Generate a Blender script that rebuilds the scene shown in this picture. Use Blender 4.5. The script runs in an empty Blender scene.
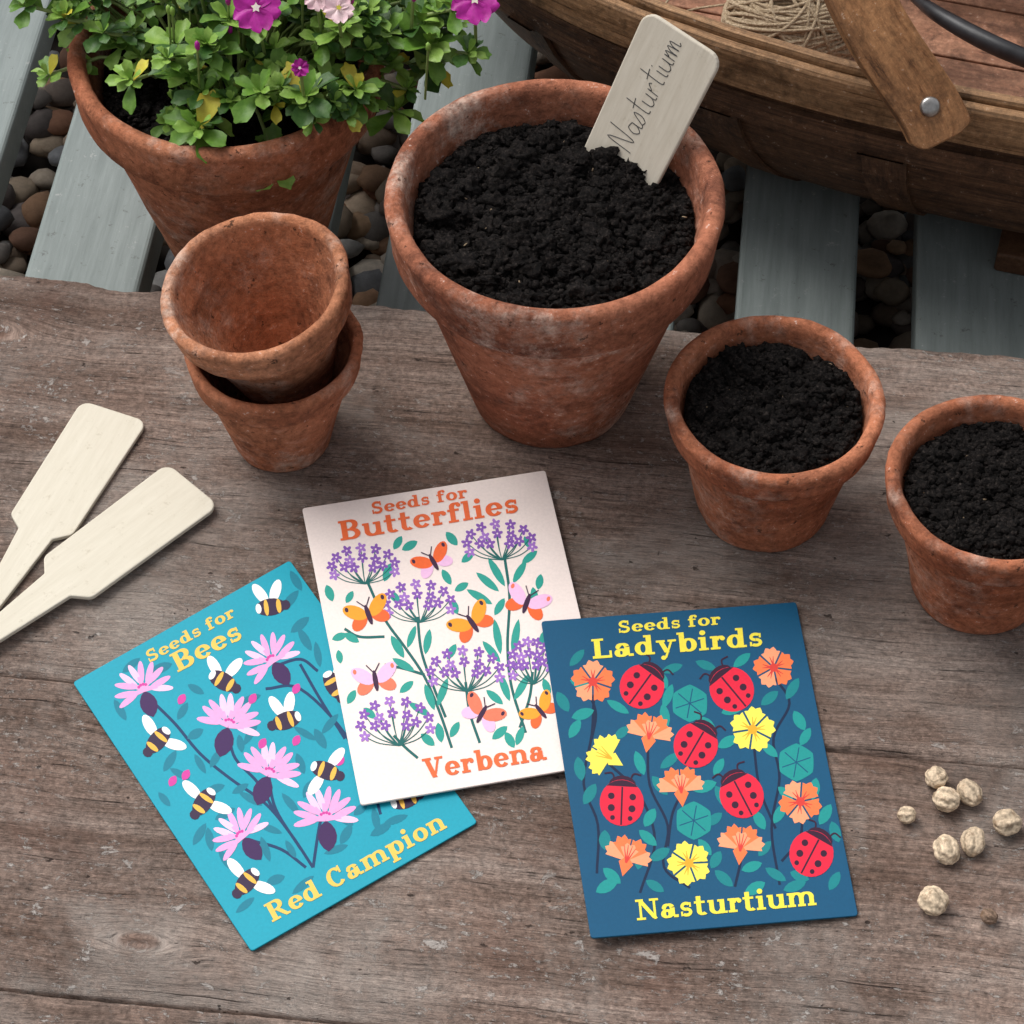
import bpy, math, random
import numpy as np
from mathutils import Vector, Matrix, noise as mn
random.seed(7); rng=np.random.default_rng(7)
scene=bpy.context.scene
COL=scene.collection
BA=math.radians(-6.2)          # the bench is turned 6.2 deg on the site

# ------------------------------------------------------------------ helpers
def lin(h):
    h=h.lstrip('#'); o=[]
    for i in (0,2,4):
        c=int(h[i:i+2],16)/255
        o.append(c/12.92 if c<=.04045 else ((c+.055)/1.055)**2.4)
    return (o[0],o[1],o[2],1)
def empty(name,loc=(0,0,0)):
    e=bpy.data.objects.new(name,None); e.empty_display_size=.01; e.location=loc; COL.objects.link(e); return e
def mk(name,verts,faces,mats,parent=None,smooth=False,midx=None,uv=None):
    me=bpy.data.meshes.new(name)
    me.from_pydata([tuple(v) for v in verts],[],faces)
    if not isinstance(mats,(list,tuple)): mats=[mats]
    for m in mats: me.materials.append(m)
    if midx is not None: me.polygons.foreach_set('material_index',midx)
    if uv is not None:
        l=me.uv_layers.new(name='UVMap')
        vi=np.zeros(len(me.loops),int); me.loops.foreach_get('vertex_index',vi)
        l.data.foreach_set('uv',np.array(uv,float)[vi].ravel())
    if smooth: me.polygons.foreach_set('use_smooth',[True]*len(me.polygons))
    me.update()
    ob=bpy.data.objects.new(name,me); COL.objects.link(ob)
    if parent: ob.parent=parent
    return ob
def mk_tris(name,V,T,mat,parent=None,smooth=True,cols=None):
    me=bpy.data.meshes.new(name)
    me.vertices.add(len(V)); me.vertices.foreach_set('co',V.astype(np.float32).ravel())
    me.loops.add(len(T)*3); me.loops.foreach_set('vertex_index',T.astype(np.int32).ravel())
    me.polygons.add(len(T)); me.polygons.foreach_set('loop_start',np.arange(0,len(T)*3,3,dtype=np.int32))
    me.polygons.foreach_set('loop_total',np.full(len(T),3,dtype=np.int32))
    me.update(calc_edges=True)
    if smooth: me.polygons.foreach_set('use_smooth',[True]*len(T))
    if cols is not None:
        a=me.color_attributes.new('tint','FLOAT_COLOR','POINT'); a.data.foreach_set('color',cols.astype(np.float32).ravel())
    me.materials.append(mat)
    ob=bpy.data.objects.new(name,me); COL.objects.link(ob)
    if parent: ob.parent=parent
    return ob
import bmesh
def ico(sub):
    bm=bmesh.new(); bmesh.ops.create_icosphere(bm,subdivisions=sub,radius=1)
    V=np.array([v.co[:] for v in bm.verts]); T=np.array([[v.index for v in f.verts] for f in bm.faces]); bm.free(); return V,T
def lumps(sub,n,amp,freq,jit=0):
    V,T=ico(sub); out=[]
    for k in range(n):
        W=np.array([ (Vector(v)*(1+amp*mn.noise(Vector(v)*freq+Vector((k*7.3,k*3.1,0)))+jit*random.uniform(-1,1)))[:] for v in V]); out.append(W)
    return out,T
def rotm(n):
    q=rng.normal(size=(n,4)); q/=np.linalg.norm(q,axis=1)[:,None]
    w,x,y,z=q.T
    return np.stack([np.stack([1-2*(y*y+z*z),2*(x*y-z*w),2*(x*z+y*w)],-1),np.stack([2*(x*y+z*w),1-2*(x*x+z*z),2*(y*z-x*w)],-1),np.stack([2*(x*z-y*w),2*(y*z+x*w),1-2*(x*x+y*y)],-1)],1)
def scatter(bases,T,P,S,R):
    Vs=[];Ts=[];o=0
    for i in range(len(P)):
        b=bases[i%len(bases)]
        v=(b@R[i].T)*S[i]+P[i]
        Vs.append(v);Ts.append(T+o);o+=len(b)
    return np.concatenate(Vs),np.concatenate(Ts)

# ------------------------------------------------------------------ node helpers
class N:
    def __init__(s,name,rough=.8,spec=.3):
        s.m=bpy.data.materials.new(name); s.m.use_nodes=True; s.t=s.m.node_tree; s.b=s.t.nodes['Principled BSDF']
        s.b.inputs['Roughness'].default_value=rough; s.b.inputs['Specular IOR Level'].default_value=spec
    def n(s,typ,**kw):
        x=s.t.nodes.new(typ)
        for k,v in kw.items():
            if k.startswith('_'): setattr(x,k[1:],v)
            else: x.inputs[k.replace('_',' ')].default_value=v
        return x
    def l(s,a,b): s.t.links.new(a,b)
    def coord(s,scale=(1,1,1),kind='Object',loc=(0,0,0)):
        c=s.n('ShaderNodeTexCoord'); m=s.n('ShaderNodeMapping'); m.inputs['Scale'].default_value=scale; m.inputs['Location'].default_value=loc
        s.l(c.outputs[kind],m.inputs[0]); return m.outputs[0]
    def mapv(s,vec,scale,loc=(0,0,0)):
        m=s.n('ShaderNodeMapping'); m.inputs['Scale'].default_value=scale; m.inputs['Location'].default_value=loc; s.l(vec,m.inputs[0]); return m.outputs[0]
    def noise(s,vec,scale,detail=4,rough=.55,dist=0):
        x=s.n('ShaderNodeTexNoise',Scale=scale,Detail=detail,Roughness=rough,Distortion=dist); s.l(vec,x.inputs['Vector']); return x.outputs['Fac']
    def ramp(s,f,stops,interp='LINEAR'):
        r=s.n('ShaderNodeValToRGB'); e=r.color_ramp; e.interpolation=interp
        while len(e.elements)<len(stops): e.elements.new(.5)
        for i,(p,c) in enumerate(stops):
            e.elements[i].position=p; e.elements[i].color=c if isinstance(c,tuple) else (c,c,c,1)
        s.l(f,r.inputs[0]); return r.outputs[0]
    def mix(s,f,a,b,mode='MIX'):
        x=s.n('ShaderNodeMix',_data_type='RGBA',_blend_type=mode)
        for v,i in ((f,0),(a,6),(b,7)):
            if isinstance(v,(int,float)): x.inputs[i].default_value=v
            elif isinstance(v,tuple): x.inputs[i].default_value=v
            else: s.l(v,x.inputs[i])
        return x.outputs[2]
    def math(s,op,a,b=0,c=None):
        x=s.n('ShaderNodeMath',_operation=op)
        for v,i in ((a,0),(b,1),(c,2)):
            if v is None: continue
            if isinstance(v,(int,float)): x.inputs[i].default_value=v
            else: s.l(v,x.inputs[i])
        return x.outputs[0]
    def vm(s,op,a,b):
        x=s.n('ShaderNodeVectorMath',_operation=op)
        for v,i in ((a,0),(b,1)):
            if isinstance(v,tuple): x.inputs[i].default_value=v
            else: s.l(v,x.inputs[i])
        return x
    def col(s,c):
        if isinstance(c,tuple): s.b.inputs['Base Color'].default_value=c
        else: s.l(c,s.b.inputs['Base Color'])
    def bump(s,h,strength,dist,prev=None):
        x=s.n('ShaderNodeBump',Strength=strength,Distance=dist); s.l(h,x.inputs['Height'])
        if prev: s.l(prev,x.inputs['Normal'])
        s.l(x.outputs[0],s.b.inputs['Normal']); return x.outputs[0]

# ------------------------------------------------------------------ materials
def mat_table(seed,knots):
    w=N('weathered_plank_wood_%d'%seed,.8,.2)
    tc=w.n('ShaderNodeTexCoord').outputs['Object']
    P=tc; km=None
    for (kx,ky,kr) in knots:           # grain swerves around each knot
        d=w.vm('SUBTRACT',tc,(kx,ky,0)).outputs[0]
        dd=w.vm('MULTIPLY',d,(.45,1,0)).outputs[0]
        ln=w.vm('LENGTH',dd,(0,0,0)).outputs['Value']
        g=w.math('POWER',2.718,w.math('MULTIPLY',w.math('POWER',w.math('DIVIDE',ln,kr*1.7),2),-1))
        sx=w.n('ShaderNodeSeparateXYZ'); w.l(dd,sx.inputs[0])
        sg=w.math('MULTIPLY',w.math('DIVIDE',sx.outputs[1],w.math('ADD',ln,.002)),w.math('MULTIPLY',g,-kr*.9))
        cx=w.n('ShaderNodeCombineXYZ'); w.l(sg,cx.inputs[1]); P=w.vm('ADD',P,cx.outputs[0]).outputs[0]
        k=w.ramp(w.math('DIVIDE',ln,kr),[(.0,1),(.36,.8),(.5,0)])
        km=k if km is None else w.math('MAXIMUM',km,k)
    v=w.mapv(P,(1,1,1),(seed*3.7,seed*1.9,0))
    nz=w.n('ShaderNodeTexNoise',Scale=6,Detail=3); w.l(v,nz.inputs['Vector'])
    o=w.vm('MULTIPLY',w.vm('SUBTRACT',nz.outputs['Color'],(.5,.5,.5)).outputs[0],(0,.022,0)).outputs[0]
    ad=w.vm('ADD',v,o).outputs[0]
    broad=w.noise(w.mapv(ad,(1,9,1)),5,5,.65)
    grain=w.noise(w.mapv(ad,(1,26,1)),20,6,.78)
    fine=w.noise(w.mapv(ad,(1,20,1)),85,4,.85)
    grit=w.noise(v,420,4,.78)
    blot=w.noise(v,11,6,.68,.5)
    c=w.ramp(broad,[(.30,(.150,.095,.071,1)),(.45,(.240,.167,.133,1)),(.6,(.335,.252,.210,1)),(.75,(.46,.375,.325,1))])
    c=w.mix(.9,c,w.ramp(grain,[(.33,.42),(.46,.90),(.56,1.05),(.68,1.55)]),'MULTIPLY')
    fr=w.ramp(fine,[(.34,.45),(.48,.97),(.6,1.15),(.70,1.55)]); c=w.mix(.9,c,fr,'MULTIPLY')
    c=w.mix(.85,c,w.ramp(grit,[(.34,.55),(.5,1.0),(.66,1.45)]),'MULTIPLY')
    c=w.mix(.9,c,w.ramp(blot,[(.32,.62),(.48,1.0),(.66,1.32)]),'MULTIPLY')
    # reddish-brown stain remaining in patches, silvery wear elsewhere
    wear=w.noise(v,4.5,6,.72,.6)
    c=w.mix(w.ramp(wear,[(.36,.5),(.47,0)]),c,w.mix(1,(.210,.112,.082,1),fr,'MULTIPLY'))
    c=w.mix(w.ramp(wear,[(.50,0),(.62,.55)]),c,w.mix(1,(.49,.435,.39,1),fr,'MULTIPLY'))
    # open dark grain, short checks
    lines=w.ramp(grain,[(.345,1),(.37,0)]); crk=w.noise(w.mapv(ad,(1,44,1),(3,1,0)),5,5,.7); cm=w.ramp(crk,[(.325,1),(.334,0)])
    dark=w.math('MAXIMUM',w.math('MULTIPLY',lines,.7),w.math('MULTIPLY',cm,.92))
    c=w.mix(dark,c,(.035,.022,.018,1))
    # old paint flecks of two sizes
    f1=w.noise(w.mapv(v,(1,1.8,1)),230,5,.8); f2=w.noise(v,15,4,.7)
    fl=w.math('MULTIPLY',w.ramp(f1,[(.575,0),(.61,1)]),w.ramp(f2,[(.44,0),(.56,1)]))
    f3=w.noise(w.mapv(v,(1,1.5,1),(4,2,0)),70,8,.82,.5); f4=w.noise(v,5.2,3,.6)
    fl2=w.math('MULTIPLY',w.ramp(f3,[(.585,0),(.60,1)]),w.ramp(f4,[(.49,0),(.55,1)]))
    fl=w.math('MAXIMUM',fl,fl2)
    c=w.mix(w.math('MULTIPLY',fl,.72),c,(.62,.57,.53,1))
    if km is not None:
        c=w.mix(w.math('MULTIPLY',km,.7),c,w.mix(1,(.13,.065,.042,1),fr,'MULTIPLY'))
    pm=w.ramp(w.noise(w.mapv(v,(1,1.5,1),(9,3,0)),150,3,.6),[(.69,0),(.72,1)])
    c=w.mix(w.math('MULTIPLY',pm,.8),c,(.03,.02,.017,1))
    w.col(c)
    h=w.math('ADD',w.math('MULTIPLY',grain,.8),w.math('MULTIPLY',fine,.7)); h=w.math('ADD',h,w.math('MULTIPLY',grit,.4)); h=w.math('SUBTRACT',h,w.math('MULTIPLY',dark,.6)); h=w.math('ADD',h,w.math('MULTIPLY',fl,.25)); h=w.math('SUBTRACT',h,w.math('MULTIPLY',pm,.6))
    w.bump(h,1,.0014)
    return w.m
def mat_terra(name,c1,c2,seed,bloom=.5):
    w=N(name,.92,.12); v=w.coord((1,1,1),loc=(seed,seed*.7,0))
    a=w.noise(v,14,6,.68,.3); c=w.mix(w.ramp(a,[(.34,0),(.64,1)]),c1,c2)
    s=w.noise(w.coord((1,1,5),loc=(seed,0,seed)),10,5,.65); c=w.mix(.9,c,w.ramp(s,[(.3,.58),(.5,1.0),(.7,1.22)]),'MULTIPLY')
    st=w.noise(v,22,8,.80,.6); c=w.mix(w.math('MULTIPLY',w.ramp(st,[(.50,0),(.64,1)]),.75),c,(c1[0]*.36,c1[1]*.40,c1[2]*.5,1))
    bl=w.noise(v,48,8,.82); bm=w.noise(v,15,5,.7)
    m=w.math('MULTIPLY',w.ramp(bl,[(.46,0),(.60,1)]),w.ramp(bm,[(.48,0),(.60,1)]))
    c=w.mix(w.math('MULTIPLY',m,bloom),c,(.60,.47,.39,1))
    gr=w.noise(v,300,4,.8); c=w.mix(.75,c,w.ramp(gr,[(.35,.55),(.5,1.0),(.66,1.4)]),'MULTIPLY')
    sp=w.ramp(gr,[(.645,0),(.675,1)]); c=w.mix(w.math('MULTIPLY',sp,.65),c,(.66,.55,.48,1))
    dk=w.noise(w.coord((1,1,1),loc=(5,seed,2)),170,5,.75); dm=w.ramp(dk,[(.635,0),(.66,1)]); c=w.mix(w.math('MULTIPLY',dm,.8),c,(.05,.028,.02,1))
    w.col(c)
    h=w.math('ADD',w.math('MULTIPLY',gr,.8),w.math('MULTIPLY',bl,.7)); h=w.math('SUBTRACT',h,w.math('MULTIPLY',dm,.5)); h=w.math('ADD',h,s)
    w.bump(h,.7,.0012)
    return w.m
def mat_wood(name,dark,light,uvscale=(1,14,1),rough=.6,kind='UV',scale=30,bumpd=.0008):
    w=N(name,rough,.3); v=w.coord(uvscale,kind=kind)
    a=w.noise(v,scale,7,.75,.3); b2=w.noise(v,scale*.22,4,.65)
    c=w.mix(w.ramp(a,[(.36,0),(.62,1)]),dark,light); c=w.mix(.85,c,w.ramp(b2,[(.3,.45),(.5,.95),(.7,1.35)]),'MULTIPLY')
    fl=w.ramp(a,[(.36,1),(.40,0)]); c=w.mix(w.math('MULTIPLY',fl,.65),c,(dark[0]*.22,dark[1]*.22,dark[2]*.22,1))
    st=w.noise(w.coord((1,1,1)),42,7,.78,.4); c=w.mix(w.math('MULTIPLY',w.ramp(st,[(.5,0),(.64,1)]),.75),c,(dark[0]*.38,dark[1]*.38,dark[2]*.38,1))
    gt=w.noise(w.coord((1,1,1)),300,4,.8); c=w.mix(.7,c,w.ramp(gt,[(.35,.55),(.65,1.4)]),'MULTIPLY')
    c=w.mix(w.math('MULTIPLY',w.ramp(gt,[(.64,0),(.68,1)]),.45),c,(.55,.47,.39,1))
    w.col(c); w.bump(w.math('ADD',a,w.math('MULTIPLY',gt,.4)),.7,bumpd); return w.m
def mat_print(name,hexc,rough=.55):
    w=N(name,rough,.3); c=lin(hexc); v=w.coord()
    n=w.noise(v,900,3,.6); n2=w.noise(v,25,3,.6)
    k=w.mix(.35,c,w.ramp(n,[(.3,.86),(.7,1.1)]),'MULTIPLY'); k=w.mix(.5,k,w.ramp(n2,[(.3,.9),(.7,1.06)]),'MULTIPLY')
    w.col(k); w.bump(w.math('ADD',w.noise(v,22,2,.4),w.math('MULTIPLY',n,.05)),.35,.0015); return w.m
def mat_soil():
    w=N('potting_soil',.95,.15); v=w.coord(); a=w.noise(v,900,4,.8); b=w.noise(v,260,3,.6)
    c=w.ramp(a,[(.36,(.0025,.0022,.0022,1)),(.52,(.010,.008,.0075,1)),(.62,(.030,.024,.021,1)),(.72,(.075,.062,.054,1))]); c=w.mix(.7,c,w.ramp(b,[(.35,.5),(.65,1.6)]),'MULTIPLY'); w.col(c); w.bump(a,1,.0011); return w.m
def mat_attr(name,rough,spec,bs=300,bd=.0004,mul=.5):
    w=N(name,rough,spec); a=w.n('ShaderNodeAttribute'); a.attribute_name='tint'; v=w.coord(); n=w.noise(v,bs,5,.75)
    w.col(w.mix(mul,a.outputs['Color'],w.ramp(n,[(.3,.55),(.7,1.4)]),'MULTIPLY')); w.bump(n,.35,bd); return w.m

M_SOIL=mat_soil()
# ------------------------------------------------------------------ ground + pebbles
def flat(name,x0,x1,y0,y1,z,mat,parent=None):
    return mk(name,[(x0,y0,z),(x1,y0,z),(x1,y1,z),(x0,y1,z)],[(0,1,2,3)],mat,parent)
w=N('gravelly_earth',.95,.1); v=w.coord(); vo=w.n('ShaderNodeTexVoronoi',Scale=60); w.l(v,vo.inputs['Vector'])
w.col(w.mix(.7,w.ramp(w.noise(v,18,5,.6),[(.3,(.05,.042,.038,1)),(.7,(.16,.135,.12,1))]),w.ramp(vo.outputs['Distance'],[(0,1.2),(.6,.3)]),'MULTIPLY'))
flat('ground',-40,40,-40,40,-.145,w.m)

bases,T2=lumps(2,10,.35,1.1)
pal=[lin(c) for c in ('#a3927f','#8c8580','#b09c88','#b5a698','#7d7068','#a98468','#c4b5a4','#94806e','#9b7059','#9a9896','#6c6462','#d2c6b8','#b39274','#8f6b58','#8a8c90')]
P=[];S=[];cols=[]
for layer,(n,z) in enumerate(((3000,-.128),(1700,-.120))):
    for i in range(n):
        u=random.uniform(-.42,.46); vv=random.uniform(.06,.62); r=random.choice((.0045,.0055,.0065,.0075,.0092))*random.uniform(.85,1.15)
        P.append((u*math.cos(BA)-vv*math.sin(BA),u*math.sin(BA)+vv*math.cos(BA),z+random.uniform(-.004,.004)))
        S.append((r*random.uniform(.85,1.3),r*random.uniform(.8,1.2),r*random.uniform(.5,.75)))
P=np.array(P);S=np.array(S);n=len(P)
V,T=scatter(bases,T2,P,S,rotm(n))
nb=len(bases[0]); cidx=rng.integers(0,len(pal),n); cc=np.array(pal)[cidx]*(rng.uniform(.6,1.2,n)[:,None]); cc[:,3]=1
mk_tris('pebbles',V,T,mat_attr('river_pebble',.75,.3,220,.0005),cols=np.repeat(cc,nb,axis=0))

# ------------------------------------------------------------------ slatted decking
w=N('grey_painted_wood',.6,.3); v=w.coord((14,1,1)); a=w.noise(v,14,6,.7); v1=w.coord(); b=w.noise(v1,6,5,.6)
c=w.mix(w.ramp(a,[(.3,0),(.7,1)]),lin('#727b79'),lin('#8d9694')); c=w.mix(.7,c,w.ramp(b,[(.3,.72),(.7,1.12)]),'MULTIPLY')
d=w.noise(v1,140,6,.8); c=w.mix(w.math('MULTIPLY',w.ramp(d,[(.61,0),(.66,1)]),.6),c,(.07,.07,.065,1)); c=w.mix(w.math('MULTIPLY',w.ramp(d,[(.34,1),(.38,0)]),.35),c,(.5,.5,.48,1)); w.col(c); w.bump(w.math('ADD',a,w.math('MULTIPLY',d,.3)),.35,.0007); M_SLAT=w.m
deck=empty('slatted_decking'); deck.rotation_euler=(0,0,BA)
def slab(name,x0,x1,y0,y1,z0,z1,mat,parent,bev=.0015):
    vs=[(x0,y0,z0),(x1,y0,z0),(x1,y1,z0),(x0,y1,z0),(x0,y0,z1),(x1,y0,z1),(x1,y1,z1),(x0,y1,z1)]
    o=mk(name,vs,[(3,2,1,0),(4,5,6,7),(0,1,5,4),(1,2,6,5),(2,3,7,6),(3,0,4,7)],mat,parent)
    b=o.modifiers.new('b','BEVEL'); b.width=bev; b.segments=3
    return o
for k in range(-5,9):
    u=-.0709+.0737*k
    slab('slat_%d'%(k+6),u,u+.049,-.55,.95,-.060,-.040,M_SLAT,deck,.0022)
for j,y in enumerate((-.45,.80)): slab('joist_%d'%(j+1),-.5,.75,y,y+.05,-.113,-.0605,M_SLAT,deck)

# ------------------------------------------------------------------ wooden bench top
table=empty('wooden_bench'); table.rotation_euler=(0,0,BA)
def plank(name,x0,x1,v0,v1,z0,z1,mat,rag0,rag1,seed,rnd=.002):
    nx=900; xs=np.linspace(x0,x1,nx)
    def edge(x,amp,s):
        a=mn.noise(Vector((x*9,s,0)))*amp*1.2+mn.noise(Vector((x*60,s,3)))*amp*.6+mn.noise(Vector((x*260,s,5)))*amp*.3
        c=max(0,mn.noise(Vector((x*26,s,9)))-.35)*amp*5
        return a+c
    verts=[]
    for x in xs:
        a=v0+abs(edge(x,rag0,seed)) ; b=v1-abs(edge(x,rag1,seed+20))
        row=[(x,a,z0),(x,a,z1-rnd),(x,a+rnd*.35,z1-rnd*.35),(x,a+rnd,z1)]
        for t in (.1,.25,.5,.75,.9):
            yy=a+rnd+(b-a-2*rnd)*t; row.append((x,yy,z1+.0005*mn.noise(Vector((x*6,yy*20,seed)))))
        row+=[(x,b-rnd,z1),(x,b-rnd*.35,z1-rnd*.35-.0006*mn.noise(Vector((x*120,1,seed)))),(x,b,z1-rnd),(x,b,z0)]
        ny=len(row); verts+=row
    faces=[]
    for i in range(nx-1):
        for j in range(ny-1):
            faces.append((i*ny+j,(i+1)*ny+j,(i+1)*ny+j+1,i*ny+j+1))
        faces.append((i*ny+ny-1,(i+1)*ny+ny-1,(i+1)*ny,i*ny))
    faces.append(tuple(range(ny)));faces.append(tuple(reversed(range((nx-1)*ny,nx*ny))))
    return mk(name,verts,faces,mat,table,smooth=True)
plank('back_plank',-.55,.6,-.0905,.0985,-.0395,0,mat_table(1,((-.212,.066,.009),(.236,.03,.012))),.0004,.0022,1.3,.0035)
plank('middle_plank',-.55,.6,-.2115,-.0914,-.0395,-.0004,mat_table(2,((-.102,-.190,.007),(.215,-.15,.009))),.0007,.0002,4.1,.0012)
plank('front_plank',-.55,.6,-.35,-.2122,-.0395,-.0003,mat_table(3,((.1,-.24,.011),)),.0006,.0006,7.7,.0015)

# ------------------------------------------------------------------ pots
def lathe(name,prof,mat,parent,seg=112,seed=0,amp=.0004):
    verts=[];faces=[];rows=[]
    for (r,z) in prof:
        if r<1e-6: rows.append([len(verts)]); verts.append((0,0,z)); continue
        ids=[]
        for i in range(seg):
            a=2*math.pi*i/seg
            d=amp*mn.noise(Vector((math.cos(a)*2,math.sin(a)*2,z*40+seed)))*2+amp*.7*mn.noise(Vector((math.cos(a)*9,math.sin(a)*9,z*200+seed)))
            ids.append(len(verts)); verts.append(((r+d)*math.cos(a),(r+d)*math.sin(a),z+d*.6))
        rows.append(ids)
    for a,b in zip(rows,rows[1:]):
        for i in range(seg):
            j=(i+1)%seg
            if len(a)==1: faces.append((a[0],b[j],b[i]))
            elif len(b)==1: faces.append((a[i],a[j],b[0]))
            else: faces.append((a[i],a[j],b[j],b[i]))
    return mk(name,verts,faces,mat,parent,smooth=True)
def pot_profile(R,H,rb,k):
    zb=H*.77
    P=[(0,0),(rb-.003*k,0),(rb-.001*k,.0006*k),(rb,.003*k)]
    r1=R-.0078*k
    for t in (.2,.4,.6,.8): P.append((rb+(r1-rb)*t,.003*k+(zb-.003*k)*t))
    P+= [(r1,zb-.0016*k),(r1+.0003*k,zb-.0005*k),(r1+.0014*k,zb-.0001*k),(R-.0042*k,zb+.0001*k),(R-.0027*k,zb+.0010*k),(R-.0020*k,zb+.003*k),(R-.0012*k,zb+(H-zb)*.5),(R-.0003*k,H-.005*k),(R,H-.003*k),(R-.0006*k,H-.0014*k),(R-.0020*k,H-.0003*k),(R-.0036*k,H),(R-.0054*k,H-.0006*k),(R-.0066*k,H-.0022*k),(R-.0072*k,H-.005*k)]
    P+= [(R-.0080*k,H-.012*k)]
    for t in (.3,.6,.9): P.append(((R-.0105*k)+((rb-.004*k)-(R-.0105*k))*t,H-.014*k+(.008*k-(H-.014*k))*t))
    P+= [(rb-.007*k,.006*k),(0,.006*k)]
    return P
SB,ST=lumps(1,20,.9,2.3,.22)
CB,CT=lumps(3,8,1.1,2.6,.10)
def soil(parent,r,z,n,smax,mound,seed):
    nr,ns=max(40,int(r*2000)),max(120,int(r*5200)); verts=[(0,0,z+mound)];faces=[]
    def hz(x,y):
        q=math.hypot(x,y)/r
        b=abs(mn.noise(Vector((x*130,y*130,seed))))
        return z+mound*(1-q*q)+.0034*mn.noise(Vector((x*60,y*60,seed)))-.0044*b+.0010+.0018*mn.noise(Vector((x*300,y*300,seed)))
    for i in range(1,nr+1):
        for j in range(ns):
            a=2*math.pi*j/ns; q=r*i/nr; x,y=q*math.cos(a),q*math.sin(a); verts.append((x,y,hz(x,y)+random.uniform(-.0004,.0005)))
    for j in range(ns): faces.append((0,1+j,1+(j+1)%ns))
    for i in range(nr-1):
        for j in range(ns):
            a=1+i*ns+j;b=1+i*ns+(j+1)%ns; faces.append((a,a+ns,b+ns,b))
    mk('soil',verts,faces,M_SOIL,parent,smooth=False)
    P=[];S=[]
    for i in range(n):
        s=.00030+.0014*random.random()**2.6
        q=(r-s)*math.sqrt(random.random()); a=random.uniform(0,6.283); x,y=q*math.cos(a),q*math.sin(a)
        P.append((x,y,hz(x,y)+s*random.uniform(0,.8))); S.append((s*random.uniform(.7,1.4),s*random.uniform(.7,1.2),s*random.uniform(.6,1.0)))
    V,T=scatter(SB,ST,np.array(P),np.array(S),rotm(n))
    mk_tris('soil_crumbs',V,T,M_SOIL,parent,smooth=False)
    P=[];S=[];m_=int(n/30)
    for i in range(m_):
        s=smax*(.25+.75*random.random()**1.8)
        q=(r-s*1.2)*math.sqrt(random.random()); a=random.uniform(0,6.283); x,y=q*math.cos(a),q*math.sin(a)
        P.append((x,y,hz(x,y)+s*random.uniform(-.1,.45))); S.append((s*random.uniform(.7,1.3),s*random.uniform(.7,1.2),s*random.uniform(.5,.9)))
    V,T=scatter(CB,CT,np.array(P),np.array(S),rotm(m_)); mk_tris('soil_clods',V,T,M_SOIL,parent,smooth=False)
    w_=bpy.data.materials.get('soil_fibre')
    if not w_:
        ww=N('soil_fibre',.8,.2); ww.col(ww.ramp(ww.noise(ww.coord(),300,2),[(.4,(.08,.05,.03,1)),(.6,(.30,.22,.14,1))])); w_=ww.m
    V=[];T=[];o=0
    for i in range(int(n/420)):
        q=r*.95*math.sqrt(random.random()); a=random.uniform(0,6.283); x,y=q*math.cos(a),q*math.sin(a)
        l=random.uniform(.0004,.0015); r_=np.array(Matrix.Rotation(random.uniform(0,3.1),3,'Z'))
        vv=(SB[0]*np.array((l,.0003,.0003)))@r_.T+np.array((x,y,hz(x,y)+.0012)); V.append(vv);T.append(ST+o);o+=len(vv)
    mk_tris('soil_fibres',np.concatenate(V),np.concatenate(T),w_,parent,smooth=False)
def pot(loc,R,H,rb,k,mat,name='terracotta_pot',seed=0):
    e=empty(name,loc); lathe('pot_body',pot_profile(R,H,rb,k),mat,e,seed=seed); return e
m1=mat_terra('terracotta_a',(.270,.090,.049,1),(.385,.152,.088,1),1,.7)
m2=mat_terra('terracotta_b',(.35,.113,.056,1),(.455,.180,.098,1),3,.6)
m3=mat_terra('terracotta_c',(.40,.150,.073,1),(.52,.240,.135,1),5,.7)
m4=mat_terra('terracotta_d',(.345,.112,.055,1),(.44,.180,.098,1),8,.6)
big=pot((.0150,.0598,0),.0600,.1056,.0310,1,m1,seed=1); soil(big,.0500,.0900,15000,.0044,.004,1)
sm=pot((.0925,.0047,0),.0391,.0604,.0245,.78,m2,seed=2); soil(sm,.0315,.0515,7000,.0036,.002,2)
rt=pot((.1672,-.0325,0),.0391,.0608,.0240,.78,m2,seed=3); soil(rt,.0315,.0515,7000,.0036,.002,3)
lo=pot((-.0862,.0360,0),.0324,.0535,.0184,.60,m4,seed=4)
UH=.062
up=pot((0,0,0),.0345,UH,.0150,.70,m3,seed=5)
ax=Vector((-.17,-.06,1)).normalized(); rc=Vector((-.0915,.0405,.0795)); base=rc-ax*UH
base.x=max(base.x,-.0822)
q=Vector((0,0,1)).rotation_difference(ax); up.rotation_mode='QUATERNION'; up.rotation_quaternion=q; up.location=base
P=[];S=[]
for i in range(90):
    a=random.uniform(0,6.28);q_=.009*math.sqrt(random.random());s=random.uniform(.0002,.0007)
    P.append((q_*math.cos(a),q_*math.sin(a),.0045));S.append((s,s,s))
V,T=scatter(SB,ST,np.array(P),np.array(S),rotm(len(P))); mk_tris('soil_remains',V,T,M_SOIL,up,smooth=False)

# ------------------------------------------------------------------ plant pot with flowering plant
pp=pot((-.111,.178,-.04),.0622,.108,.033,1.05,m4,seed=9); soil(pp,.0500,.090,4000,.0035,.003,5)
def leafmesh(L,Wd,cup,bend,ns=6,nw=2):
    vs=[];fs=[]
    for i in range(ns+1):
        t=i/ns; wdt=Wd*(.14+.86*max(0,math.sin(math.pi*min(1,t**1.7*.80+.02)))**.8) if t<1 else Wd*.30
        for j in range(-nw,nw+1):
            s=j/nw
            x=s*wdt/2; y=L*t-(.10*L*s*s if i==ns else 0); z=cup*abs(s)**1.5*wdt+bend*L*t*t+.02*L*math.sin(t*7+s*3)
            vs.append((x,y-bend*.3*L*t*t,z))
    k=2*nw+1
    for i in range(ns):
        for j in range(k-1): fs.append((i*k+j,i*k+j+1,(i+1)*k+j+1,(i+1)*k+j))
    return vs,fs
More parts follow.
